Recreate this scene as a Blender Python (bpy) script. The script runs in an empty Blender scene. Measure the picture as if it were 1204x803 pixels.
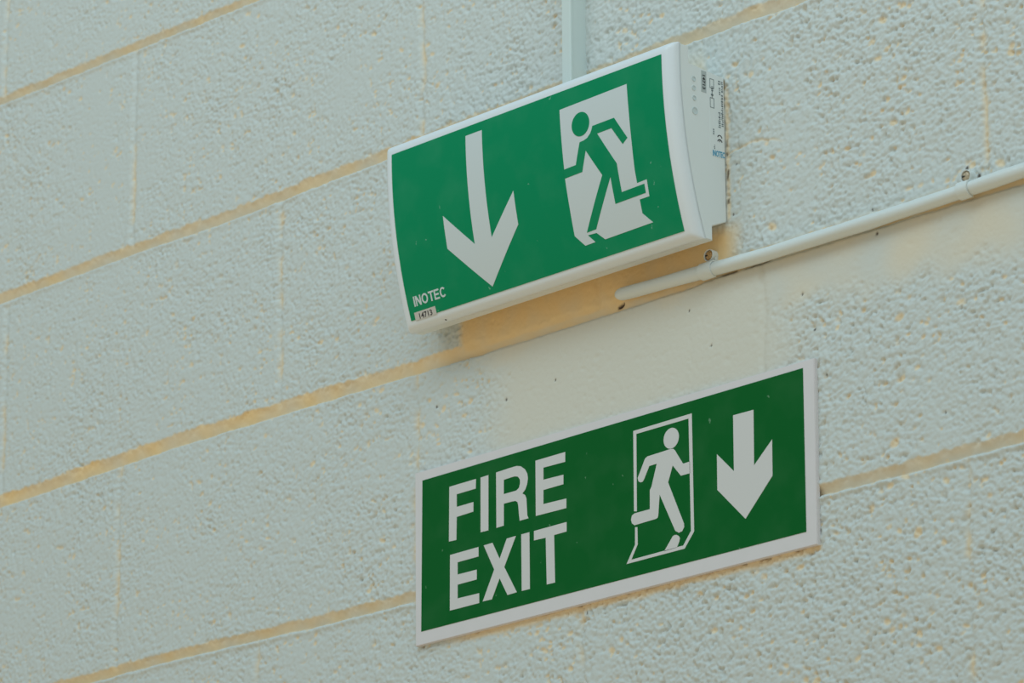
import bpy, bmesh, math, random
import numpy as np
from mathutils import Matrix, Vector

scene = bpy.context.scene

# ------------------------------------------------------------------ camera
PITCH, YAW, ROLL = 0.304540602, 0.806014465, 0.00446283
FPX = 4840.29
def rot3(a, b, c):
    Rz = Matrix.Rotation(a, 3, 'Z'); Rx = Matrix.Rotation(b, 3, 'X'); Ry = Matrix.Rotation(c, 3, 'Y')
    return Rz @ Rx @ Ry
R = rot3(YAW, PITCH, ROLL)
cam_data = bpy.data.cameras.new('camera'); cam = bpy.data.objects.new('camera', cam_data)
scene.collection.objects.link(cam); scene.camera = cam
right, fwd, up = R.col[0], R.col[1], R.col[2]
M = Matrix((right, up, -fwd)).transposed().to_4x4()
M.translation = Vector((3.42886, -2.51960, -1.82544))
cam.matrix_world = M
cam_data.sensor_width = 36.0
cam_data.lens = FPX / 1204 * 36.0
cam_data.clip_start = 0.05; cam_data.clip_end = 100
cam_data.dof.use_dof = True
cam_data.dof.focus_distance = 3.68
cam_data.dof.aperture_fstop = 13

# ------------------------------------------------------------------ light
world = bpy.data.worlds.new('World'); scene.world = world; world.use_nodes = True
wn = world.node_tree.nodes; wl = world.node_tree.links
for n in list(wn): wn.remove(n)
wo = wn.new('ShaderNodeOutputWorld'); bg = wn.new('ShaderNodeBackground')
tc = wn.new('ShaderNodeTexCoord'); sx = wn.new('ShaderNodeSeparateXYZ')
mr = wn.new('ShaderNodeMapRange'); cr = wn.new('ShaderNodeValToRGB')
mr.inputs[1].default_value = -1; mr.inputs[2].default_value = 1
wl.new(tc.outputs['Generated'], sx.inputs[0]); wl.new(sx.outputs[2], mr.inputs[0])
wl.new(mr.outputs[0], cr.inputs[0]); wl.new(cr.outputs[0], bg.inputs[0]); wl.new(bg.outputs[0], wo.inputs[0])
e = cr.color_ramp.elements
e[0].position = 0.0; e[0].color = (0.76, 0.66, 0.42, 1)      # warm bounce off the floor
e[1].position = 1.0; e[1].color = (0.42, 0.60, 0.66, 1)      # cool daylight overhead
m1 = cr.color_ramp.elements.new(0.47); m1.color = (0.56, 0.53, 0.42, 1)
m2 = cr.color_ramp.elements.new(0.60); m2.color = (0.42, 0.52, 0.53, 1)
bg.inputs[1].default_value = 0.74

ld = bpy.data.lights.new('roof_light', 'AREA'); ld.shape = 'RECTANGLE'; ld.size = 6.0; ld.size_y = 1.0
ld.energy = 62; ld.color = (0.68, 0.90, 1.0)
lo = bpy.data.objects.new('roof_light', ld); scene.collection.objects.link(lo)
lo.location = (1.6, -1.9, 1.6)
lo.rotation_euler = (Vector((0.9, 0, -0.7)) - Vector(lo.location)).to_track_quat('-Z', 'Y').to_euler()

scene.view_settings.view_transform = 'Standard'
scene.view_settings.look = 'None'
scene.view_settings.gamma = 1
scene.view_settings.use_curve_mapping = False
scene.view_settings.exposure = 0.0

# ------------------------------------------------------------------ helpers
def mat(name, col, rough=0.5, spec=0.5, bump=None, noise=None, coat=0):
    m = bpy.data.materials.new(name); m.use_nodes = True
    nt = m.node_tree; b = nt.nodes['Principled BSDF']
    b.inputs['Base Color'].default_value = (*col, 1); b.inputs['Roughness'].default_value = rough
    b.inputs['Specular IOR Level'].default_value = spec
    b.inputs['Coat Weight'].default_value = coat
    tc = nt.nodes.new('ShaderNodeTexCoord')
    if noise:
        amt, scale, c2 = noise
        n = nt.nodes.new('ShaderNodeTexNoise'); n.inputs['Scale'].default_value = scale
        n.inputs['Detail'].default_value = 5
        nt.links.new(tc.outputs['Object'], n.inputs['Vector'])
        r = nt.nodes.new('ShaderNodeMapRange'); r.inputs[1].default_value = 0.4; r.inputs[2].default_value = 0.75
        r.inputs[4].default_value = amt
        nt.links.new(n.outputs[0], r.inputs[0])
        x = nt.nodes.new('ShaderNodeMix'); x.data_type = 'RGBA'
        x.inputs[6].default_value = (*col, 1); x.inputs[7].default_value = (*c2, 1)
        nt.links.new(r.outputs[0], x.inputs[0]); nt.links.new(x.outputs[2], b.inputs['Base Color'])
    if bump:
        st, scale = bump
        n = nt.nodes.new('ShaderNodeTexNoise'); n.inputs['Scale'].default_value = scale
        n.inputs['Detail'].default_value = 4
        nt.links.new(tc.outputs['Object'], n.inputs['Vector'])
        bp = nt.nodes.new('ShaderNodeBump'); bp.inputs['Strength'].default_value = st
        bp.inputs['Distance'].default_value = 0.001
        nt.links.new(n.outputs[0], bp.inputs['Height']); nt.links.new(bp.outputs[0], b.inputs['Normal'])
    return m

def scratched(name, col, light, rough):
    """printed green film with tiny pale chips and hair scratches"""
    m = mat(name, col, rough, 0.12)
    nt = m.node_tree; b = nt.nodes['Principled BSDF']
    tc = nt.nodes.new('ShaderNodeTexCoord')
    v = nt.nodes.new('ShaderNodeTexVoronoi'); v.inputs['Scale'].default_value = 85
    wv = nt.nodes.new('ShaderNodeTexNoise'); wv.inputs['Scale'].default_value = 300; 
    ad = nt.nodes.new('ShaderNodeVectorMath'); ad.operation = 'MULTIPLY_ADD'
    ad.inputs[1].default_value = (0.004, 0.004, 0.008)
    nt.links.new(tc.outputs['Object'], wv.inputs['Vector'])
    nt.links.new(wv.outputs['Color'], ad.inputs[0]); nt.links.new(tc.outputs['Object'], ad.inputs[2])
    nt.links.new(ad.outputs[0], v.inputs['Vector'])
    lt = nt.nodes.new('ShaderNodeMapRange'); lt.inputs[1].default_value = 0.11; lt.inputs[2].default_value = 0.05
    nt.links.new(v.outputs['Distance'], lt.inputs[0])
    sp = nt.nodes.new('ShaderNodeSeparateColor'); nt.links.new(v.outputs['Color'], sp.inputs[0])
    g = nt.nodes.new('ShaderNodeMath'); g.operation = 'GREATER_THAN'; g.inputs[1].default_value = 0.82
    nt.links.new(sp.outputs[0], g.inputs[0])
    mu = nt.nodes.new('ShaderNodeMath'); mu.operation = 'MULTIPLY'
    nt.links.new(lt.outputs[0], mu.inputs[0]); nt.links.new(g.outputs[0], mu.inputs[1])
    # soft cloudy wear
    n = nt.nodes.new('ShaderNodeTexNoise'); n.inputs['Scale'].default_value = 28; n.inputs['Detail'].default_value = 6
    nt.links.new(tc.outputs['Object'], n.inputs['Vector'])
    r = nt.nodes.new('ShaderNodeMapRange'); r.inputs[1].default_value = 0.45; r.inputs[2].default_value = 0.8
    r.inputs[4].default_value = 0.05
    nt.links.new(n.outputs[0], r.inputs[0])
    sm = nt.nodes.new('ShaderNodeMath'); sm.operation = 'MULTIPLY_ADD'; sm.inputs[1].default_value = 0.5
    nt.links.new(mu.outputs[0], sm.inputs[0]); nt.links.new(r.outputs[0], sm.inputs[2])
    x = nt.nodes.new('ShaderNodeMix'); x.data_type = 'RGBA'
    x.inputs[6].default_value = (*col, 1); x.inputs[7].default_value = (*light, 1)
    nt.links.new(sm.outputs[0], x.inputs[0]); nt.links.new(x.outputs[2], b.inputs['Base Color'])
    return m

def link(name, me, m, parent=None):
    o = bpy.data.objects.new(name, me); scene.collection.objects.link(o)
    if m: me.materials.append(m)
    if parent is not None:
        o.parent = parent
        o.matrix_parent_inverse = Matrix.Translation(-Vector(root_of(parent)))
    return o
def root_of(o):
    while o.parent: o = o.parent
    return o.location
def build(name, bm, m, parent=None, smooth=False):
    bmesh.ops.recalc_face_normals(bm, faces=bm.faces)
    me = bpy.data.meshes.new(name); bm.to_mesh(me); bm.free()
    if smooth:
        for p in me.polygons: p.use_smooth = True
    o = bpy.data.objects.new(name, me); scene.collection.objects.link(o)
    me.materials.append(m)
    if parent is not None:
        o.parent = parent
        r = parent
        # geometry is written in world coordinates; cancel the root's offset once
        if parent.type == 'EMPTY':
            o.location = -parent.location
    return o
def thing(name, label, cat, loc, group=None):
    o = bpy.data.objects.new(name, None); scene.collection.objects.link(o)
    o.location = loc; o.empty_display_size = 0.02
    o['label'] = label; o['category'] = cat
    if group: o['group'] = group
    return o

def poly_flat(bm, pts, y0, y1):
    """pts (x,z) extruded from y0 (back) to y1 (front, towards -y)"""
    v = [bm.verts.new((x, y1, z)) for x, z in pts]
    f = bm.faces.new(v)
    r = bmesh.ops.extrude_face_region(bm, geom=[f])
    for g in r['geom']:
        if isinstance(g, bmesh.types.BMVert): g.co.y = y0
    return f
def tri(bm):
    bm.normal_update()
    for f in bm.faces: f.normal_update()
    bmesh.ops.triangulate(bm, faces=bm.faces[:], ngon_method='EAR_CLIP')
def box(bm, x0, x1, y0, y1, z0, z1, bev=0, seg=2):
    r = bmesh.ops.create_cube(bm, size=1)
    for v in r['verts']:
        v.co = Vector((x0 + (v.co.x + .5) * (x1 - x0), y0 + (v.co.y + .5) * (y1 - y0), z0 + (v.co.z + .5) * (z1 - z0)))
    if bev:
        es = list({e for v in r['verts'] for e in v.link_edges})
        bmesh.ops.bevel(bm, geom=es, offset=bev, segments=seg, affect='EDGES', profile=0.5)
def ellipse(cx, cz, rx, rz, tilt=0, n=40):
    out = []
    for i in range(n):
        a = 2 * math.pi * i / n
        x, z = rx * math.cos(a), rz * math.sin(a)
        out.append((cx + x * math.cos(tilt) - z * math.sin(tilt), cz + x * math.sin(tilt) + z * math.cos(tilt)))
    return out

# traced legend outlines: metres on the sign's own face
SHAPES = {
    'door': [(0.9384,-0.0177),(1.0239,-0.0165),(1.0246,-0.0424),(1.0246,-0.0705),(1.0239,-0.0963),(1.0243,-0.1084),(1.0364,-0.1079),(1.036,-0.1232),(1.024,-0.1232),(1.024,-0.1358),(1.0342,-0.1465),(0.9742,-0.1474),(0.9655,-0.1394),(0.9546,-0.1389),(0.9618,-0.1469),(0.9491,-0.1472),(0.9387,-0.1359),(0.9388,-0.1089),(0.9384,-0.0826),(0.9388,-0.0738),(0.9388,-0.0479)],
    'man': [(0.9788,-0.0437),(1.0062,-0.0434),(1.0203,-0.0656),(1.0138,-0.0698),(1.002,-0.0519),(0.9839,-0.0522),(1.0037,-0.0849),(1.0046,-0.1116),(1.0328,-0.111),(1.0327,-0.1193),(0.9947,-0.1199),(0.994,-0.0948),(0.9661,-0.1361),(0.9542,-0.1364),(0.9845,-0.0908),(0.9678,-0.0637),(0.9607,-0.0819),(0.938,-0.0824),(0.9379,-0.0741),(0.9538,-0.0737),(0.9613,-0.0544),(0.9666,-0.0541),(0.9712,-0.0529),(0.9752,-0.0499),(0.9771,-0.0473)],
    'arrow': [(0.8141,-0.0093),(0.836,-0.0093),(0.8362,-0.112),(0.8718,-0.0768),(0.8721,-0.1085),(0.8252,-0.1558),(0.7773,-0.1085),(0.7771,-0.0771),(0.8134,-0.1128)],
    'F': [(0.723,-0.8059),(0.7591,-0.8056),(0.7587,-0.8148),(0.733,-0.815),(0.733,-0.8272),(0.7556,-0.827),(0.7555,-0.8361),(0.733,-0.8368),(0.7325,-0.8587),(0.7224,-0.8584)],
    'I1': [(0.7653,-0.8056),(0.7758,-0.8053),(0.7756,-0.8579),(0.7652,-0.8578)],
    'R': [(0.7861,-0.805),(0.8029,-0.8044),(0.8137,-0.8044),(0.819,-0.8059),(0.8244,-0.8098),(0.8274,-0.8146),(0.8281,-0.8192),(0.827,-0.8245),(0.8247,-0.8289),(0.8208,-0.832),(0.8242,-0.834),(0.826,-0.8375),(0.8266,-0.8463),(0.827,-0.8536),(0.8286,-0.8569),(0.8171,-0.8569),(0.8163,-0.852),(0.8154,-0.843),(0.8145,-0.839),(0.8116,-0.8371),(0.8073,-0.8368),(0.7962,-0.8367),(0.7961,-0.8574),(0.7863,-0.8577)],
    'Rh': [(0.7963,-0.814),(0.8105,-0.8136),(0.8151,-0.8149),(0.8177,-0.8182),(0.8178,-0.822),(0.8163,-0.8258),(0.8127,-0.8276),(0.7962,-0.8276)],
    'E1': [(0.8382,-0.8045),(0.8769,-0.8043),(0.8767,-0.8135),(0.8485,-0.8132),(0.8484,-0.8246),(0.8743,-0.8251),(0.8742,-0.834),(0.8483,-0.8342),(0.8481,-0.8474),(0.8778,-0.8481),(0.8777,-0.857),(0.8382,-0.8566)],
    'E2': [(0.724,-0.8715),(0.7623,-0.8711),(0.7623,-0.8801),(0.7342,-0.8803),(0.7342,-0.892),(0.7599,-0.8921),(0.7599,-0.9014),(0.7342,-0.9016),(0.7342,-0.9146),(0.7631,-0.9149),(0.7631,-0.9242),(0.7237,-0.9243)],
    'X': [(0.7693,-0.871),(0.781,-0.8707),(0.7904,-0.8876),(0.7999,-0.8704),(0.812,-0.8702),(0.7965,-0.8965),(0.8129,-0.9231),(0.8006,-0.9235),(0.7903,-0.9059),(0.78,-0.9238),(0.7678,-0.9236),(0.7832,-0.8964)],
    'I2': [(0.819,-0.8702),(0.8297,-0.8701),(0.8299,-0.9232),(0.8193,-0.9231)],
    'T': [(0.8357,-0.8702),(0.8779,-0.87),(0.8778,-0.8788),(0.8617,-0.879),(0.8625,-0.9232),(0.8518,-0.9231),(0.8509,-0.8794),(0.8356,-0.879)],
    'frame': [(0.963,-0.8769),(0.9634,-0.803),(1.0356,-0.8022),(1.0359,-0.9094),(1.0241,-0.9226),(0.9529,-0.9231),(0.9637,-0.9075),(0.964,-0.8916),(0.9669,-0.8921),(0.967,-0.9078),(0.9589,-0.9203),(1.0225,-0.9195),(1.0321,-0.9082),(1.0316,-0.8061),(0.9672,-0.8065),(0.9665,-0.8776)],
    'body': [(0.9803,-0.8301),(1.0091,-0.8292),(1.0123,-0.8297),(1.0142,-0.8313),(1.024,-0.8457),(1.0322,-0.8455),(1.0323,-0.856),(1.0211,-0.8561),(1.0113,-0.8447),(1.0054,-0.859),(1.0238,-0.8999),(1.0239,-0.9032),(1.0215,-0.9064),(1.0174,-0.907),(1.0132,-0.9045),(0.9948,-0.8679),(0.9927,-0.8866),(0.9919,-0.8885),(0.9898,-0.8891),(0.9634,-0.8897),(0.9603,-0.8875),(0.9591,-0.8839),(0.9603,-0.8802),(0.9636,-0.8789),(0.9826,-0.8788),(0.9829,-0.8615),(0.985,-0.8587),(0.9919,-0.8391),(0.9827,-0.8393),(0.9757,-0.8505),(0.9739,-0.8521),(0.9713,-0.852),(0.969,-0.8506),(0.9681,-0.8473),(0.9776,-0.8314)],
    'foot': [(0.9993,-0.9203),(1.0099,-0.9089),(1.0118,-0.9081),(1.0144,-0.9083),(1.0173,-0.9099),(1.0186,-0.9122),(1.0178,-0.915),(1.0148,-0.9198)],
    'arrow2': [(1.0851,-0.8147),(1.1093,-0.8149),(1.1085,-0.8647),(1.1302,-0.846),(1.1297,-0.8782),(1.0971,-0.9101),(1.0646,-0.8778),(1.0649,-0.8456),(1.0847,-0.865)],
}

# ------------------------------------------------------------------ wall of painted concrete blocks
rng = np.random.default_rng(7)
def perlin(X, Z, lam, seed):
    r = np.random.default_rng(seed)
    T = 512
    ang = r.random((T, T)) * 2 * np.pi
    gx, gz = np.cos(ang), np.sin(ang)
    u, v = X / lam + 137.3, Z / lam + 211.7
    i, j = np.floor(u).astype(int), np.floor(v).astype(int)
    fu, fv = u - i, v - j
    su, sv = fu * fu * fu * (fu * (fu * 6 - 15) + 10), fv * fv * fv * (fv * (fv * 6 - 15) + 10)
    def g(a, b, du, dv):
        return gx[a % T, b % T] * du + gz[a % T, b % T] * dv
    n00 = g(i, j, fu, fv); n10 = g(i + 1, j, fu - 1, fv); n01 = g(i, j + 1, fu, fv - 1); n11 = g(i + 1, j + 1, fu - 1, fv - 1)
    return ((n00 * (1 - su) + n10 * su) * (1 - sv) + (n01 * (1 - su) + n11 * su) * sv) * 1.5
def sstep(a, b, x):
    t = np.clip((x - a) / (b - a), 0, 1); return t * t * (3 - 2 * t)

JOINT_DEV = {   # measured waviness of each bed joint (x, mm)
    1: ([-.3, -.01, .227, .408, 1.0], [4.7, 4.7, 1.4, -1.0, 0]),
    2: ([-.3, .0, .245, .373, .557, .606, 1.026, 1.102, 1.165, 1.6], [-.9, -.9, -1.2, -4.0, -1.5, -1.1, 2.3, 3.1, 1.7, 1]),
    3: ([-.3, .015, .16, .299, .56, .704, .841, 1.02, 1.07, 1.15, 1.3, 1.42, 1.7], [-4.3, -4.3, -2.2, .7, -1.1, -2.7, -4.2, -3.6, -1.8, -1.6, -3.2, -4.6, -6.0]),
    4: ([-.3, .164, .23, .306, .40, .561, .8, 1.191, 1.286, 1.399, 1.8], [2.0, 3.0, 3.6, 4.0, 2.6, -.4, -.4, -.2, -.3, .8, 1]),
}
JOINT_FORM = {1: (.0048, .0036, .0012, (.70, .7)), 2: (.0062, .0044, .0008, (.80, .55)), 3: (.0075, .0056, .0002, (.95, .85)), 4: (.0052, .0044, .0014, (.85, .55))}
PERP = {-1: [.23, .68, 1.13], 0: [.003, .455, .905, 1.355], 1: [.2322, .6787, 1.125], 2: [.0209, .4713, .915, 1.3747],
        3: [.2228, .6705, 1.1184], 4: [-.006, .4437, .8900, 1.3392], 5: [.23, .68, 1.13]}
def gapped(lo, hi, d0, d1, step, coarse):
    a = list(np.arange(d0, d1, step))
    left, right = [], []
    s, x = step, d0
    while x > lo: s = min(s * 1.35, coarse); x -= s; left.append(x)
    s, x = step, a[-1]
    while x < hi: s = min(s * 1.35, coarse); x += s; right.append(x)
    return np.array(left[::-1] + a + right)
xs = gapped(-2.2, 4.2, -0.05, 1.46, 0.00125, 0.12)
zs = gapped(-3.0, 1.6, -1.13, -0.07, 0.00115, 0.12)
X, Z = np.meshgrid(xs, zs)
dx = perlin(X, Z, .02, 1) * .0012 + perlin(X, Z, .006, 2) * .0010
dz = perlin(X, Z, .03, 3) * .0012 + perlin(X, Z, .008, 4) * .0011
row = np.full(X.shape, -8)
jag = perlin(X, Z * .5, .007, 5) * .0016 + perlin(X, Z * .5, .022, 6) * .0016
Hj = np.zeros(X.shape); Oj = np.zeros(X.shape)
for k in range(-7, 14):
    dev = np.interp(xs, *JOINT_DEV[k])[None, :] / 1000 if k in JOINT_DEV else 0
    row = np.where(Z < -.225 * k + dev, k, row)
    ja, jb = np.searchsorted(zs, -.225 * k - .03), np.searchsorted(zs, -.225 * k + .03)
    if jb <= ja: continue
    sl = slice(ja, jb)
    # overhand-struck joint: slopes inward going down, ends on the lip of the block below
    t = Z[sl] + dz[sl] * .55 + jag[sl] * np.clip((Z[sl] + .225 * k - dev) / .006, 0, 1) - (-.225 * k + dev)
    hw_t, hw_b, lip, ok = JOINT_FORM.get(k, (.0050, .0040, .0009, (.8, .8)))
    prof = np.clip((hw_t - t) / (hw_t + hw_b), 0, 1)
    d = -.0050 * prof ** .8
    d = np.where(t < -hw_b, -.0050 * sstep(-hw_b - .0016, -hw_b + .0002, t), d)
    d = d + lip * np.exp(-((t + hw_b + .0032) / .0022) ** 2)          # rolled paint lip on the block below
    Hj[sl] = d
    Oj[sl] = np.interp(xs, (0, 1.2), ok)[None, :] * (.9 + .35 * perlin(X[sl], Z[sl], .03, 44)) * sstep(hw_t + .0012, hw_t - .0008, t) * sstep(-hw_b - .0004, -hw_b + .001, t)
Hp = np.zeros(X.shape); Op = np.zeros(X.shape)
pn = perlin(X, Z, .025, 50); opm = sstep(-.25, .45, pn)
for k in range(-7, 14):
    z0_, z1_ = -.225 * (k + 1) - .01, -.225 * k + .01
    ja, jb = np.searchsorted(zs, z0_), np.searchsorted(zs, z1_)
    if jb <= ja: continue
    pl = PERP.get(k, [(.23 if k % 2 else .005) + .45 * i for i in range(-6, 10)])
    pl = list(pl) + [pl[0] - .45 * i for i in range(1, 6)] + [pl[-1] + .45 * i for i in range(1, 8)]
    for p in pl:
        ia, ib = np.searchsorted(xs, p - .03), np.searchsorted(xs, p + .03)
        if ib <= ia: continue
        sl = (slice(ja, jb), slice(ia, ib)); rm = row[sl] == k
        wz = perlin(np.full((jb - ja, 1), p), Z[ja:jb, :1], .09, 40) * .003
        t = X[sl] + dx[sl] * 1.4 - p - wz
        d = -.0022 * np.exp(-(t / .0034) ** 2) + .0002 * np.exp(-((t + .0070) / .0030) ** 2)
        Hp[sl] = np.where(rm, d, Hp[sl])
        Op[sl] = np.where(rm, .70 * np.exp(-((t - .0012) / .0034) ** 2) * opm[sl], Op[sl])
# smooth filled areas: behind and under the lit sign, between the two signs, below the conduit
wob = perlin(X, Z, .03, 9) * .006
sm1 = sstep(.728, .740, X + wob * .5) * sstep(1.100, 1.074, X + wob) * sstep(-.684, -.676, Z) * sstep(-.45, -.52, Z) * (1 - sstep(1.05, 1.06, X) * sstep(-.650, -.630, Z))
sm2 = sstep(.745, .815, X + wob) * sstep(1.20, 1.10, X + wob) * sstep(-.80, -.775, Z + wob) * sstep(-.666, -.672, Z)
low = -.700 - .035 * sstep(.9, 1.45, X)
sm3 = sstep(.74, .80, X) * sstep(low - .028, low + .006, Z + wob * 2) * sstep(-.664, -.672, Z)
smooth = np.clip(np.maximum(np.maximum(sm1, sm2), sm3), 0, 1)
rough = 1 - .88 * smooth
# block face: rolled paint over open-textured concrete
reg = .62 + .38 * sstep(.2, 1.1, X) + .42 * perlin(X, Z, .16, 11) + .3 * perlin(X, Z, .05, 12)
reg = np.clip(reg, .22, 1.35)
n1 = perlin(X + dx, Z + dz, .0105, 21); n2 = perlin(X, Z, .0052, 22); n3 = perlin(X, Z, .0029, 23)
nn = .55 * n1 + .6 * n2 + .28 * n3
n4 = perlin(X + dx * 2, Z + dz, .0075, 25)
plate = -np.clip(-(nn + .22), 0, 1)                     # plateaux with sunken parts
dim = perlin(X, Z, .04, 26)
n5 = perlin(X + Z * .3, Z, .0038, 27)
H = (.0022 * plate + .00050 * n3 + .00065 * n5 * np.clip(.8 + dim, .3, 1.4) + .00042 * n2 + .00035 * n4 + .0005 * perlin(X, Z, .03, 24)) * 1.35 * rough * reg
pits = np.zeros(X.shape)
ix0 = np.searchsorted(xs, -.05); iz0 = np.searchsorted(zs, -1.13)
px = rng.uniform(-.05, 1.46, 8200); pz = rng.uniform(-1.13, -.07, 8200)
clus = perlin(px, pz, .06, 31)
for a, b, c in zip(px, pz, clus):
    if rng.random() > .20 + .12 * min(max(a, 0), 1.4) + 1.5 * c: continue
    r_ = rng.choice([.0014, .0018, .0024, .0032], p=[.42, .32, .18, .08])
    r_ *= .8 + .35 * min(max(a, 0), 1.4)
    rx, rz = r_ * rng.uniform(1, 1.7), r_ * rng.uniform(.7, 1.1)
    th = rng.uniform(-.6, .9)
    i = ix0 + int((a + .05) / .00125); j = iz0 + int((b + 1.13) / .00115); w = 7
    sl = (slice(max(j - w, 0), j + w), slice(max(i - w, 0), i + w))
    u = X[sl] - a; v = Z[sl] - b
    uu = (u * math.cos(th) + v * math.sin(th)) / rx; vv = (-u * math.sin(th) + v * math.cos(th)) / rz
    q = np.exp(-(uu * uu + vv * vv) ** 1.3)
    pits[sl] = np.maximum(pits[sl], q * rng.uniform(.5, 1))
pits *= (1 - .72 * smooth)
H -= .0019 * pits * np.clip(reg, .6, 1.1)
jm = np.clip(-Hj / .003, 0, 1)
jsoft = 1 - .55 * sm1 - .2 * sm3
H = H * (1 - .85 * jm) + Hj * (1 - .5 * smooth) + Hp * (1 - jm) * (1 - .4 * smooth)
H += .0009 * perlin(X, Z, .012, 61) * (Oj > .2) * .6
# tan tint: mixes white to cream in joints, pits and filled areas
tan_mask = np.maximum(.95 * Oj, np.maximum(Op * .8 * (1 - smooth), .62 * sstep(.22, .75, pits)))
tan_mask = np.maximum(tan_mask, .5 * sstep(.40, .60, -nn) * (1 - smooth) * sstep(-.1, .5, perlin(X, Z, .05, 71) + .1))
tan_mask = np.maximum(tan_mask, sm1 * (.96 + .15 * perlin(X, Z, .02, 72)))
tan_mask = np.maximum(tan_mask, sm2 * .22 + .0)
tan_mask = np.maximum(tan_mask, sm3 * (.24 + .22 * perlin(X, Z, .05, 73)))
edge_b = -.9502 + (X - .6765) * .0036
tan_mask = np.maximum(tan_mask, .7 * sstep(edge_b - .0075 - wob * .5, edge_b - .003, Z) * sstep(edge_b + .002, edge_b, Z) * sstep(.70, .76, X) * sstep(1.182, 1.176, X))  # contact shade below the board, painted in as a tan strip
tan_mask = np.clip(tan_mask, 0, 1)
# crazed hairline beside the lit sign
cz = -.5730 + .006 * np.sin((X - 1.08) * 55) + perlin(X, Z, .01, 80) * .0015
ck = np.exp(-((Z - cz) / .0012) ** 2) * sstep(1.075, 1.085, X) * sstep(1.155, 1.13, X)
H -= .0012 * ck; tan_mask = np.maximum(tan_mask, .5 * ck)
# dark pinholes and spots
dark = np.zeros(X.shape)
for a, b, s in [(1.0860, -.629, .0015),
                (1.0905, -.583, .0011), (.9560, -.671, .0016), (.952, -.6690, .0018), (.9405, -.6812, .0018), (.9418, -.6808, .0021), (.9432, -.6803, .0022), (.9446, -.6798, .0021), (.9460, -.6793, .0017), (.9474, -.6788, .0012),
                (1.0560, -.7435, .0014), (1.165, -.722, .0016), (1.178, -.757, .0018), (1.2475, -.6655, .0014), (1.252, -.6885, .0018),
                (1.030, -.705, .0013), (.700, -.7225, .0016), (.795, -.736, .0018), (.898, -.9565, .0018),
                (1.3535, -.6560, .0022), (1.3665, -.6665, .0026), (1.19, -.80, .0014), (1.32, -.862, .0014), (.86, -.7315, .0012)]:
    dd = np.hypot(X - a, (Z - b) * .9)
    dark = np.maximum(dark, sstep(s, s * .35, dd)); H -= .0012 * np.exp(-(dd / s) ** 2)
# dark broken lines along the gap under the conduit and beside the housing
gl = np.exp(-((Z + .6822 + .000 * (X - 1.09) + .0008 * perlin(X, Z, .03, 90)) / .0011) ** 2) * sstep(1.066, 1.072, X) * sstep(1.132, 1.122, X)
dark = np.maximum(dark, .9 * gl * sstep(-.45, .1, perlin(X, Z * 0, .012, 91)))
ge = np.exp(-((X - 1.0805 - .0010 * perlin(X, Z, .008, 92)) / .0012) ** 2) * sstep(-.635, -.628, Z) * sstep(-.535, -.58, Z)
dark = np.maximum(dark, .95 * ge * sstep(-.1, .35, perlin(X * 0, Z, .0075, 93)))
tan_mask = np.maximum(tan_mask, .6 * np.exp(-((X - 1.081) / .0022) ** 2) * sstep(-.636, -.63, Z) * sstep(-.50, -.52, Z))
Y = -H
nz, nx = X.shape
co = np.stack([X, Y, Z], -1).reshape(-1, 3).astype(np.float32)
ii = (np.arange(nz - 1)[:, None] * nx + np.arange(nx - 1)[None, :]).ravel()
quads = np.stack([ii, ii + 1, ii + nx + 1, ii + nx], -1).astype(np.int32)
me = bpy.data.meshes.new('wall_back')
me.vertices.add(len(co)); me.vertices.foreach_set('co', co.ravel())
me.loops.add(quads.size); me.loops.foreach_set('vertex_index', quads.ravel())
me.polygons.add(len(quads)); me.polygons.foreach_set('loop_start', np.arange(0, quads.size, 4, dtype=np.int32))
me.polygons.foreach_set('use_smooth', np.ones(len(quads), bool))
me.update(calc_edges=True)
for nm, arr in (('tan_tint', tan_mask), ('dark_marks', dark)):
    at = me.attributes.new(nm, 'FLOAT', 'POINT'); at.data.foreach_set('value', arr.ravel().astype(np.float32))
wm = bpy.data.materials.new('painted_block'); wm.use_nodes = True
nt = wm.node_tree; b = nt.nodes['Principled BSDF']; b.inputs['Roughness'].default_value = .55
b.inputs['Specular IOR Level'].default_value = .35
a1 = nt.nodes.new('ShaderNodeAttribute'); a1.attribute_name = 'tan_tint'
a2 = nt.nodes.new('ShaderNodeAttribute'); a2.attribute_name = 'dark_marks'
mx = nt.nodes.new('ShaderNodeMix'); mx.data_type = 'RGBA'
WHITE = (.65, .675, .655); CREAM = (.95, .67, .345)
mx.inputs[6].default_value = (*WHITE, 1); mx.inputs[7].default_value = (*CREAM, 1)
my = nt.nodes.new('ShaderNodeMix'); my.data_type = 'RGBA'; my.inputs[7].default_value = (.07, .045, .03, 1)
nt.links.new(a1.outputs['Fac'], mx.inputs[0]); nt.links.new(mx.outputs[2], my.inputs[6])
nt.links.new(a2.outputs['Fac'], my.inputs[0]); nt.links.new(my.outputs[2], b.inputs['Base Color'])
tcn = nt.nodes.new('ShaderNodeTexCoord'); nn_ = nt.nodes.new('ShaderNodeTexNoise')
nn_.inputs['Scale'].default_value = 420; nn_.inputs['Detail'].default_value = 3
bp = nt.nodes.new('ShaderNodeBump'); bp.inputs['Strength'].default_value = .25; bp.inputs['Distance'].default_value = .0006
nt.links.new(tcn.outputs['Object'], nn_.inputs['Vector']); nt.links.new(nn_.outputs[0], bp.inputs['Height'])
nt.links.new(bp.outputs[0], b.inputs['Normal'])
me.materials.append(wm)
wall = bpy.data.objects.new('wall_back', me); scene.collection.objects.link(wall); wall['kind'] = 'structure'

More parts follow.
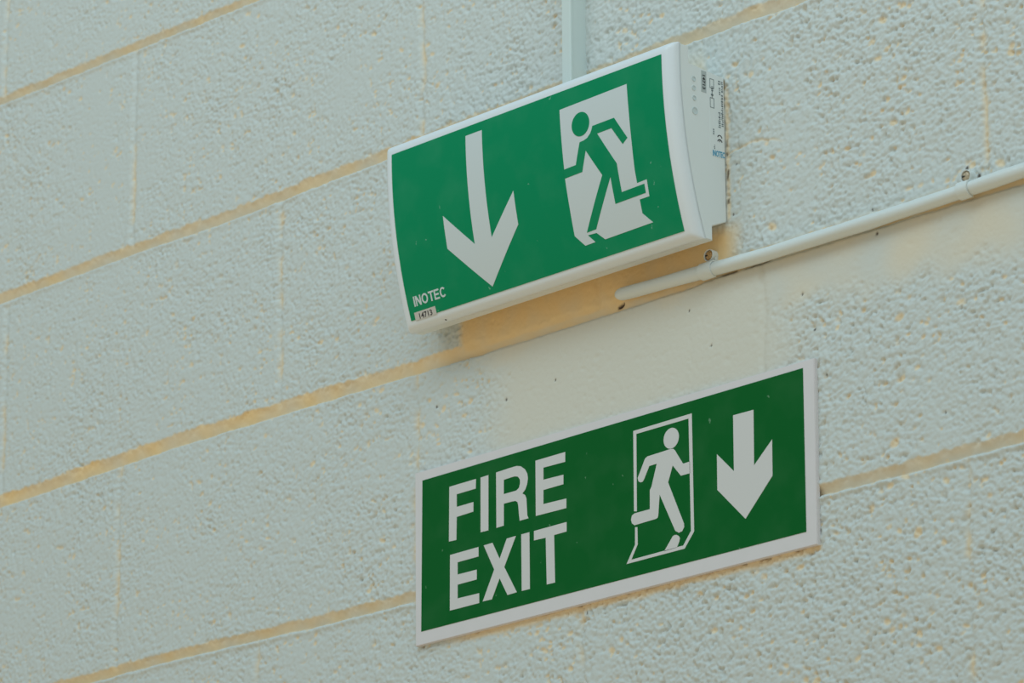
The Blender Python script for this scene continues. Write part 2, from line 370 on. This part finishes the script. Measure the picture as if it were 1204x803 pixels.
# ------------------------------------------------------------------ materials
m_plastic = mat('white_plastic', (.80, .83, .83), .38, .5)
m_diff = mat('white_diffuser', (.82, .85, .89), .30, .5)
m_legend = mat('white_legend', (.67, .72, .74), .35, .5)
m_board = mat('white_board', (.77, .715, .73), .40, .3, noise=(.35, 60, (.70, .67, .66)))
m_legend2 = mat('aged_white_legend', (.71, .68, .67), .40, .5)
m_green = scratched('green_film', (.0, .265, .11), (.35, .62, .5), .30)
m_green2 = scratched('dark_green_film', (.0, .118, .018), (.25, .42, .28), .36)
m_paint = mat('white_gloss_paint', (.74, .77, .76), .30, .5, bump=(.3, 160))
m_trunk = mat('trunking_plastic', (.68, .75, .73), .42, .5)
m_black = mat('black_print', (.03, .03, .035), .5)
m_greyp = mat('grey_print', (.16, .20, .22), .5)
m_stick = mat('pale_sticker', (.62, .58, .54), .5)
m_gstick = mat('grey_sticker', (.46, .50, .50), .5)
m_blue = mat('blue_print', (.02, .33, .55), .5)
m_brass = mat('rusty_brass', (.62, .36, .14), .45, noise=(.8, 900, (.05, .03, .02)))
m_dark = mat('dark_gap', (.012, .010, .008), .7)
m_lens = mat('clear_indicator', (.62, .69, .70), .25)

def text_mesh(txt, bold=.02):
    cu = bpy.data.curves.new('t', 'FONT'); cu.body = txt; cu.size = 1; cu.resolution_u = 3; cu.offset = bold
    o = bpy.data.objects.new('t', cu); scene.collection.objects.link(o)
    bpy.context.view_layer.update()
    m = bpy.data.meshes.new_from_object(o.evaluated_get(bpy.context.evaluated_depsgraph_get()))
    bpy.data.objects.remove(o); bpy.data.curves.remove(cu)
    return m
def text_polys(txt, x0, x1, z0, z1):
    m = text_mesh(txt)
    v = np.array([q.co[:2] for q in m.vertices]); lo, hi = v.min(0), v.max(0)
    v = (v - lo) / (hi - lo) * [x1 - x0, z1 - z0] + [x0, z0]
    f = [list(p.vertices) for p in m.polygons]
    bpy.data.meshes.remove(m)
    return v, f

# ------------------------------------------------------------------ curved illuminated sign
R0, Y0, Z0 = .51, -.0685, -.490
XL, XR = .700, 1.0794
ST, SB = .0105, -.1735          # top / bottom of the curved diffuser, along its arc
def cyl(x, s, off=0.0):
    """point on the bulging face: s runs down the arc, off > 0 outward"""
    a = -s / R0; r = R0 + off
    return Vector((x, Y0 + R0 - r * math.cos(a), Z0 - r * math.sin(a)))
lum = thing('emergency_light', 'white curved emergency light sign with a large down arrow, mounted above the FIRE EXIT board', 'emergency light', (.89, 0, -.63))

RB, DEEP = .0085, .0115
bm = bmesh.new()
def axis(lo, hi, mid):
    e_ = [RB * (1 - math.cos(math.pi / 2 * i / 8)) for i in range(9)]
    return [lo + q for q in e_] + [lo + RB + (hi - lo - 2 * RB) * (i + 1) / (mid + 1) for i in range(mid)] + [hi - q for q in e_[::-1]]
ax, az = axis(XL, XR, 24), axis(SB, ST, 28)
def rnd(d):
    d = min(max(d, 0), RB); return RB - math.sqrt(max(RB * RB - (RB - d) ** 2, 0))
grid = []
for s in az:
    line = []
    for x in ax:
        ox, os = rnd(min(x - XL, XR - x)), rnd(min(s - SB, ST - s))
        off = -min(math.hypot(ox, os), RB)
        line.append(bm.verts.new(cyl(x, s, off)))
    grid.append(line)
nr, nc = len(grid), len(grid[0])
for j in range(nr - 1):
    for i in range(nc - 1):
        bm.faces.new((grid[j][i], grid[j][i + 1], grid[j + 1][i + 1], grid[j + 1][i]))
# skirt back to the housing
rim = [(i, 0) for i in range(nc)] + [(nc - 1, j) for j in range(1, nr)] + [(i, nr - 1) for i in range(nc - 2, -1, -1)] + [(0, j) for j in range(nr - 2, 0, -1)]
back = [bm.verts.new(cyl(ax[i], az[j], -DEEP)) for i, j in rim]
for q in range(len(rim)):
    (i, j), (i2, j2) = rim[q], rim[(q + 1) % len(rim)]
    try: bm.faces.new((grid[j][i], grid[j2][i2], back[(q + 1) % len(rim)], back[q]))
    except ValueError: pass
bm.faces.new(back)
diff = build('diffuser', bm, m_diff, lum, smooth=True)

# housing: side profile extruded along the sign (front follows the diffuser's curve)
front = []
for i in range(25):
    s = ST + (SB - ST) * i / 24
    p = cyl(0, s, -DEEP + .0002); front.append((p.y, p.z))
prof = front + [(-.0193, -.6560), (-.0194, -.6425), (-.0008, -.6347), (-.0008, -.4985), (-.0456, -.4955), (-.0457, -.4800)]
bm = bmesh.new()
fL = bm.faces.new([bm.verts.new((XL + .0006, y, z)) for y, z in prof])
r = bmesh.ops.extrude_face_region(bm, geom=[fL])
for g in r['geom']:
    if isinstance(g, bmesh.types.BMVert): g.co.x = XR - .0006
sharp = [e_ for e_ in bm.edges if len(e_.link_faces) == 2 and e_.calc_face_angle(0) > .5]
bmesh.ops.bevel(bm, geom=sharp, offset=.0007, segments=2, affect='EDGES')
housing = build('housing', bm, m_plastic, lum)

def on_curve(name, polys, off, thick, m, parent, holes=()):
    """polygons (x, s) laid on the curved face as thin printed film"""
    bm = bmesh.new()
    for pts in polys:
        bm.faces.new([bm.verts.new((x, 0, s)) for x, s in pts])
    tri(bm)
    lo = min(s for p in polys for _, s in p); hi = max(s for p in polys for _, s in p)
    s = math.ceil(lo / .006) * .006
    while s < hi:
        bmesh.ops.bisect_plane(bm, geom=bm.verts[:] + bm.edges[:] + bm.faces[:], plane_co=(0, 0, s), plane_no=(0, 0, 1))
        s += .006
    tops = {}
    faces = bm.faces[:]
    r = bmesh.ops.extrude_face_region(bm, geom=faces)
    new = {g for g in r['geom'] if isinstance(g, bmesh.types.BMVert)}
    for v in bm.verts:
        v.co = cyl(v.co.x, v.co.z, off + (thick if v in new else 0))
    return build(name, bm, m, parent)

film = on_curve('legend_panel', [[(XL + .012, -.0006), (XR - .0122, -.0006), (XR - .0122, -.1626), (XL + .012, -.1626)]], .0001, .0004, m_green, lum)
film['label'] = 'green printed legend panel'
on_curve('arrow', [SHAPES['arrow']], .0005, .0002, m_legend, film)
door = on_curve('doorway_symbol', [SHAPES['door']], .0005, .0002, m_legend, film)
on_curve('running_figure', [SHAPES['man'], ellipse(.9641, -.0381, .0112, .0112)], .00068, .0002, m_green, film)

def stroke_letter(ch, x, z, w, h, t):
    P = []
    if ch == 'I': P = [[(x, z), (x + t, z), (x + t, z + h), (x, z + h)]]
    if ch == 'N': P = [[(x, z), (x + t, z), (x + t, z + h - 2.1 * t), (x + w - t * 1.05, z), (x + w, z), (x + w, z + h), (x + w - t, z + h), (x + w - t, z + 2.1 * t), (x + t * 1.05, z + h), (x, z + h)]]
    if ch == 'T': P = [[(x, z + h), (x, z + h - t), (x + w / 2 - t / 2, z + h - t), (x + w / 2 - t / 2, z), (x + w / 2 + t / 2, z), (x + w / 2 + t / 2, z + h - t), (x + w, z + h - t), (x + w, z + h)]]
    if ch == 'E': P = [[(x, z), (x + w, z), (x + w, z + t), (x + t, z + t), (x + t, z + h / 2 - t / 2), (x + w * .92, z + h / 2 - t / 2), (x + w * .92, z + h / 2 + t / 2), (x + t, z + h / 2 + t / 2), (x + t, z + h - t), (x + w, z + h - t), (x + w, z + h), (x, z + h)]]
    if ch in 'OC':
        cx, cz = x + w / 2, z + h / 2; a0, a1 = (0, 360) if ch == 'O' else (42, 318)
        n = 26
        for i in range(n):
            q0, q1 = [math.radians(a0 + (a1 - a0) * k / n) for k in (i, i + 1)]
            o = lambda q, d: (cx + (w / 2 - d) * math.cos(q), cz + (h / 2 - d) * math.sin(q))
            P.append([o(q0, 0), o(q1, 0), o(q1, t), o(q0, t)])
    return P
polys = []; cx = .7209; hh = .0096; zb = -.1508
for ch, w in zip('INOTEC', (.0016, .0073, .0084, .0070, .0068, .0080)):
    polys += stroke_letter(ch, cx, zb, w, hh, .0017); cx += w + (.0011 if ch != 'T' else .0006)
on_curve('brand_lettering', polys, .0005, .0002, m_legend, film)
stk = on_curve('number_sticker', [[(.7184, -.1560), (.7470, -.1560), (.7472, -.1636), (.7182, -.1636)]], .0005, .0002, m_stick, lum)
stk['label'] = 'pale sticker printed 14713'
v, f = text_polys('14713', .7243, .7418, -.1632, -.1578)
on_curve('sticker_print', [[tuple(v[i]) for i in q] for q in f], .0007, .0001, m_black, stk)
bm = bmesh.new(); bmesh.ops.create_uvsphere(bm, u_segments=10, v_segments=6, radius=.0011)
P = cyl(.7535, -.1708, -.0030)
for q in bm.verts: q.co = q.co + P
build('screw_hole', bm, m_dark, lum)

# side face: indicators, grey number tag and printed rating label
XS = XR - .0006
def side_poly(bm, pts, x0, x1):
    v = [bm.verts.new((x1, y, z)) for y, z in pts]
    fc = bm.faces.new(v)
    r = bmesh.ops.extrude_face_region(bm, geom=[fc])
    for g in r['geom']:
        if isinstance(g, bmesh.types.BMVert): g.co.x = x0
for (y, z, r_) in [(-.0400, -.5094, .0024), (-.0400, -.5180, .0024), (-.0396, -.5275, .0024), (-.0392, -.5395, .0036)]:
    bm = bmesh.new()
    ring = []
    for i in range(24):
        a = 2 * math.pi * i / 24
        ring.append([bm.verts.new((XS + dx_, y + rr * math.cos(a), z + rr * math.sin(a))) for rr, dx_ in ((r_, 0), (r_ * .96, .0006), (r_ * .78, .0006), (r_ * .72, .0001))])
    for i in range(24):
        A_, B_ = ring[i], ring[(i + 1) % 24]
        for k in range(3): bm.faces.new((A_[k], A_[k + 1], B_[k + 1], B_[k]))
    bm.faces.new([q[3] for q in ring])
    build('indicator_lens', bm, m_lens, lum)
bm = bmesh.new(); side_poly(bm, [(-.0300, -.4985), (-.0236, -.4985), (-.0240, -.5190), (-.0304, -.5190)], XS, XS + .0002)
tag_ = build('number_tag', bm, m_gstick, lum); tag_['label'] = 'grey side sticker printed 14713'
def side_text(name, txt, y0, y1, z0, z1, m, parent):
    """text running downwards on the side face: letter tops towards the wall"""
    v, f = text_polys(txt, 0, 1, 0, 1)
    bm = bmesh.new(); vs = [bm.verts.new((XS + .0003, y0 + b_ * (y1 - y0), z1 + (z0 - z1) * a_)) for a_, b_ in v]
    for q in f:
        try: bm.faces.new([vs[i] for i in q])
        except ValueError: pass
    fs = bm.faces[:]
    r = bmesh.ops.extrude_face_region(bm, geom=fs)
    for g in r['geom']:
        if isinstance(g, bmesh.types.BMVert): g.co.x += .0001
    return build(name, bm, m, parent)
side_text('tag_print', '14713', -.0288, -.0252, -.5160, -.5025, m_black, tag_)
bm = bmesh.new(); side_poly(bm, [(-.0200, -.5000), (-.0016, -.5000), (-.0016, -.5762), (-.0176, -.5762), (-.0200, -.5740)], XS, XS + .0002)
lab = build('rating_label', bm, m_plastic, lum)
v, f = text_polys('INOTEC', -.0172, -.0020, -.5762, -.5706)
bm = bmesh.new(); vs = [bm.verts.new((XS + .0003, a_, b_ + (a_ + .0172) * .06)) for a_, b_ in v]
for q in f:
    try: bm.faces.new([vs[i] for i in q])
    except ValueError: pass
r = bmesh.ops.extrude_face_region(bm, geom=bm.faces[:])
for g in r['geom']:
    if isinstance(g, bmesh.types.BMVert): g.co.x += .0001
for g in bm.verts: pass
bl = build('blue_lettering', bm, m_blue, lab)
def outline(bm, y0, y1, z0, z1, t=.0005):
    for a_ in ([(y0, z0), (y1, z0), (y1, z0 + t), (y0, z0 + t)], [(y0, z1 - t), (y1, z1 - t), (y1, z1), (y0, z1)],
               [(y0, z0), (y0 + t, z0), (y0 + t, z1), (y0, z1)], [(y1 - t, z0), (y1, z0), (y1, z1), (y1 - t, z1)]):
        side_poly(bm, a_, XS + .0002, XS + .0004)
bm = bmesh.new(); outline(bm, -.0195, -.0142, -.5125, -.5035); outline(bm, -.0195, -.0142, -.5310, -.5215)
side_poly(bm, [(-.0170, -.5125), (-.0164, -.5125), (-.0164, -.5215), (-.0170, -.5215)], XS + .0002, XS + .0004)
build('circuit_drawing', bm, m_greyp, lab)
# print too small to read: rows of fine marks
rl = random.Random(5)
def marks(y0, y1, z_top, z_bot, name, m):
    bm = bmesh.new(); z = z_top
    while z > z_bot:
        h = rl.uniform(.0006, .0016); w = (y1 - y0) * rl.uniform(.45, 1)
        if rl.random() < .82: side_poly(bm, [(y1 - w, z), (y1, z), (y1, z - h), (y1 - w, z - h)], XS + .0002, XS + .0004)
        z -= h + rl.uniform(.0005, .0011)
    build(name, bm, m, lab)
marks(-.0088, -.0062, -.5030, -.5180, 'fine_print', m_greyp)
marks(-.0052, -.0028, -.5030, -.5480, 'fine_print', m_greyp)
marks(-.0094, -.0064, -.5330, -.5480, 'fine_print', m_greyp)
marks(-.0182, -.0152, -.5105, -.5190, 'fine_print', m_greyp)
marks(-.0166, -.0150, -.5490, -.5560, 'fine_print', m_greyp)
marks(-.0160, -.0142, -.5655, -.5695, 'fine_print', m_greyp)
bm = bmesh.new()
for zc in (-.5572, -.5612):                                    # CE mark, turned on its side: each arc opens downwards
    for i in range(14):
        q0, q1 = [math.radians(-88 + 176 * k / 14) for k in (i, i + 1)]
        o = lambda q, rr: (-.0078 + rr * 1.15 * math.sin(q), zc + rr * math.cos(q))
        side_poly(bm, [o(q0, .0027), o(q1, .0027), o(q1, .0019), o(q0, .0019)], XS + .0002, XS + .0004)
side_poly(bm, [(-.0082, -.5590), (-.0074, -.5590), (-.0074, -.5612), (-.0082, -.5612)], XS + .0002, XS + .0004)
build('conformity_mark', bm, m_black, lab)

# ------------------------------------------------------------------ flat FIRE EXIT board
brd = thing('exit_sign', 'flat rectangular green FIRE EXIT board in a white border, below the curved light sign', 'sign', (.928, 0, -.95))
bm = bmesh.new(); poly_flat(bm, [(.6750, -.7830), (1.1805, -.7840), (1.1785, -.9482), (.6765, -.9500)], .0008, -.0042)
sh = [e_ for e_ in bm.edges if e_.calc_face_angle(0) > .5]
bmesh.ops.bevel(bm, geom=sh, offset=.0006, segments=2, affect='EDGES')
board = build('backing_board', bm, m_board, brd)
bm = bmesh.new(); poly_flat(bm, [(.6857, -.7922), (1.1676, -.7902), (1.1666, -.9350), (.6845, -.9372)], -.0041, -.0045)
face = build('green_face', bm, m_green2, brd)
Y1, Y2 = -.0044, -.0047
def flat(name, polys, m=m_legend2, parent=face):
    bm = bmesh.new()
    for p in polys: poly_flat(bm, p, Y1, Y2)
    tri(bm)
    return build(name, bm, m, parent)
def keyhole(outer, hole):
    """join a hole to its outline so that the ring is one simple polygon"""
    best = min(((i, j) for i in range(len(outer)) for j in range(len(hole))),
               key=lambda q: math.dist(outer[q[0]], hole[q[1]]))
    i, j = best
    def area(p): return sum(p[k][0] * p[(k + 1) % len(p)][1] - p[(k + 1) % len(p)][0] * p[k][1] for k in range(len(p)))
    if area(outer) * area(hole) > 0: hole = hole[::-1]; j = len(hole) - 1 - j
    h = hole[j:] + hole[:j]
    return outer[:i + 1] + h + [h[0]] + [outer[i]] + outer[i + 1:]
def ring_poly(name, outer, hole):
    bm = bmesh.new()
    edges = []
    for loop in (outer, hole):
        v = [bm.verts.new((x, Y2, z)) for x, z in loop]
        edges += [bm.edges.new((v[k], v[(k + 1) % len(v)])) for k in range(len(v))]
    r = bmesh.ops.triangle_fill(bm, use_beauty=True, use_dissolve=False, edges=edges)
    fs = bm.faces[:]
    r = bmesh.ops.extrude_face_region(bm, geom=fs)
    for g in r['geom']:
        if isinstance(g, bmesh.types.BMVert): g.co.y = Y1
    return build(name, bm, m_legend2, face)
for key in ('F', 'I1', 'E1', 'E2', 'X', 'I2', 'T'):
    flat('letter', [SHAPES[key]])
ring_poly('letter', SHAPES['R'], SHAPES['Rh'])
flat('doorway_symbol', [SHAPES['frame']])
flat('running_figure', [SHAPES['body'], ellipse(1.0101, -.8196, .0094, .0094), SHAPES['foot']])
flat('arrow', [SHAPES['arrow2']])

# ------------------------------------------------------------------ vertical trunking feeding the light
tr = thing('cable_trunking', 'narrow white vertical cable trunking running up the wall from the curved light sign', 'trunking', (.8985, 0, -.497))
bm = bmesh.new(); box(bm, .8934, .9040, -.0172, .0015, -.4970, .9, .0006); build('trunking_base', bm, m_trunk, tr)
bm = bmesh.new(); box(bm, .8926, .9046, -.0205, -.0165, -.4968, .9, .0012, 3); build('trunking_lid', bm, m_trunk, tr)

# ------------------------------------------------------------------ surface conduit along the bed joint
CY, CZ, CR = -.0064, -.6785, .0062
def conduit_z(x): return float(np.interp(x, [.94, 1.0, 1.05, 1.13, 1.25, 1.31, 1.42, 1.7], [-.6722, -.6745, -.6762, -.6786, -.6791, -.6787, -.6770, -.6765]))
cd = thing('conduit', 'white painted horizontal pipe conduit on the wall to the right, below the curved light sign', 'conduit', (1.0, 0, CZ))
bm = bmesh.new(); rings = []
stations = [.9455, .9462, .9478, .950, .953] + list(np.arange(.957, 1.9, .012)) + [2.6, 3.4]
for x in stations:
    if x < .955: k = math.sin(math.acos(max(0, min(1, (.955 - x) / .0096)))) if x > .9455 else .12
    else: k = 1
    wobr = 1 + .025 * math.sin(x * 37) + .02 * math.sin(x * 91 + 1)
    ring = []
    for i in range(28):
        a = 2 * math.pi * i / 28
        rr = CR * k * wobr * (1 + .02 * math.sin(3 * a + x * 50))
        ring.append(bm.verts.new((x, CY + rr * math.cos(a), conduit_z(x) + rr * math.sin(a))))
    rings.append(ring)
for A_, B_ in zip(rings, rings[1:]):
    for i in range(28): bm.faces.new((A_[i], A_[(i + 1) % 28], B_[(i + 1) % 28], B_[i]))
bm.faces.new(rings[0]); bm.faces.new(rings[-1][::-1])
build('pipe', bm, m_paint, cd, smooth=True)

def clip(xc, label, wid, brown, dzc=0):
    z = conduit_z(xc)
    t = thing('pipe_clip', label, 'pipe clip', (xc, 0, z), 'saddle clips holding the conduit')
    bm = bmesh.new(); r0, r1 = CR + .0002, CR + .0015
    prof = []
    n = 22
    for i in range(n + 1):
        a = math.radians(78 + (282 - 78) * i / n)
        prof.append((a, i))
    L = []
    for a, i in prof:
        L.append([bm.verts.new((xc + sx_ * wid / 2, CY + rr * math.cos(a), z + rr * math.sin(a))) for sx_, rr in ((-1, r0), (-1, r1), (1, r1), (1, r0))])
    for A_, B_ in zip(L, L[1:]):
        for k in range(4): bm.faces.new((A_[k], A_[(k + 1) % 4], B_[(k + 1) % 4], B_[k]))
    bm.faces.new(L[0]); bm.faces.new(L[-1][::-1])
    build('strap', bm, m_paint, t, smooth=False)
    # collar with a recessed screw, above the strap
    zc = z + CR + .0078 + dzc; ro, ri = .0057, .0048
    bm = bmesh.new(); R_ = []
    for i in range(28):
        a = 2 * math.pi * i / 28
        R_.append([bm.verts.new((xc + rr * math.cos(a), y, zc + rr * math.sin(a))) for rr, y in ((ro, .002), (ro, -.0064), (ro - .0003, -.0069), (ri + .0003, -.0069), (ri, -.0064), (ri, -.0015))])
    for i in range(28):
        A_, B_ = R_[i], R_[(i + 1) % 28]
        for k in range(5): bm.faces.new((A_[k], A_[k + 1], B_[k + 1], B_[k]))
    bm.faces.new([q[5] for q in R_])
    build('collar', bm, m_paint, t, smooth=False)
    bm = bmesh.new(); box(bm, xc - .0055, xc + .0055, -.0030, .002, z + CR * .3, zc, .0008); build('foot', bm, m_paint, t)
    bm = bmesh.new(); bmesh.ops.create_uvsphere(bm, u_segments=20, v_segments=10, radius=.0046)
    for q in bm.verts: q.co = Vector((xc + q.co.x, -.0046 + q.co.y * .55, zc + q.co.z))
    sc_ = build('screw', bm, brown, t, smooth=True)
    bm = bmesh.new(); box(bm, xc - .0034, xc - .0004, -.0073, -.0050, zc - .0005, zc + .0005); build('screw_slot', bm, m_dark, sc_)
    return t
clip(1.0612, 'white saddle clip with rusty recessed screw, beside the lower right corner of the curved sign', .0150, m_brass)
m_cream = mat('cream_screw', (.62, .48, .32), .4, noise=(.7, 500, (.12, .08, .05)))
clip(1.3572, 'white saddle clip with pale screw near the right end of the visible conduit', .0120, m_cream, -.002)
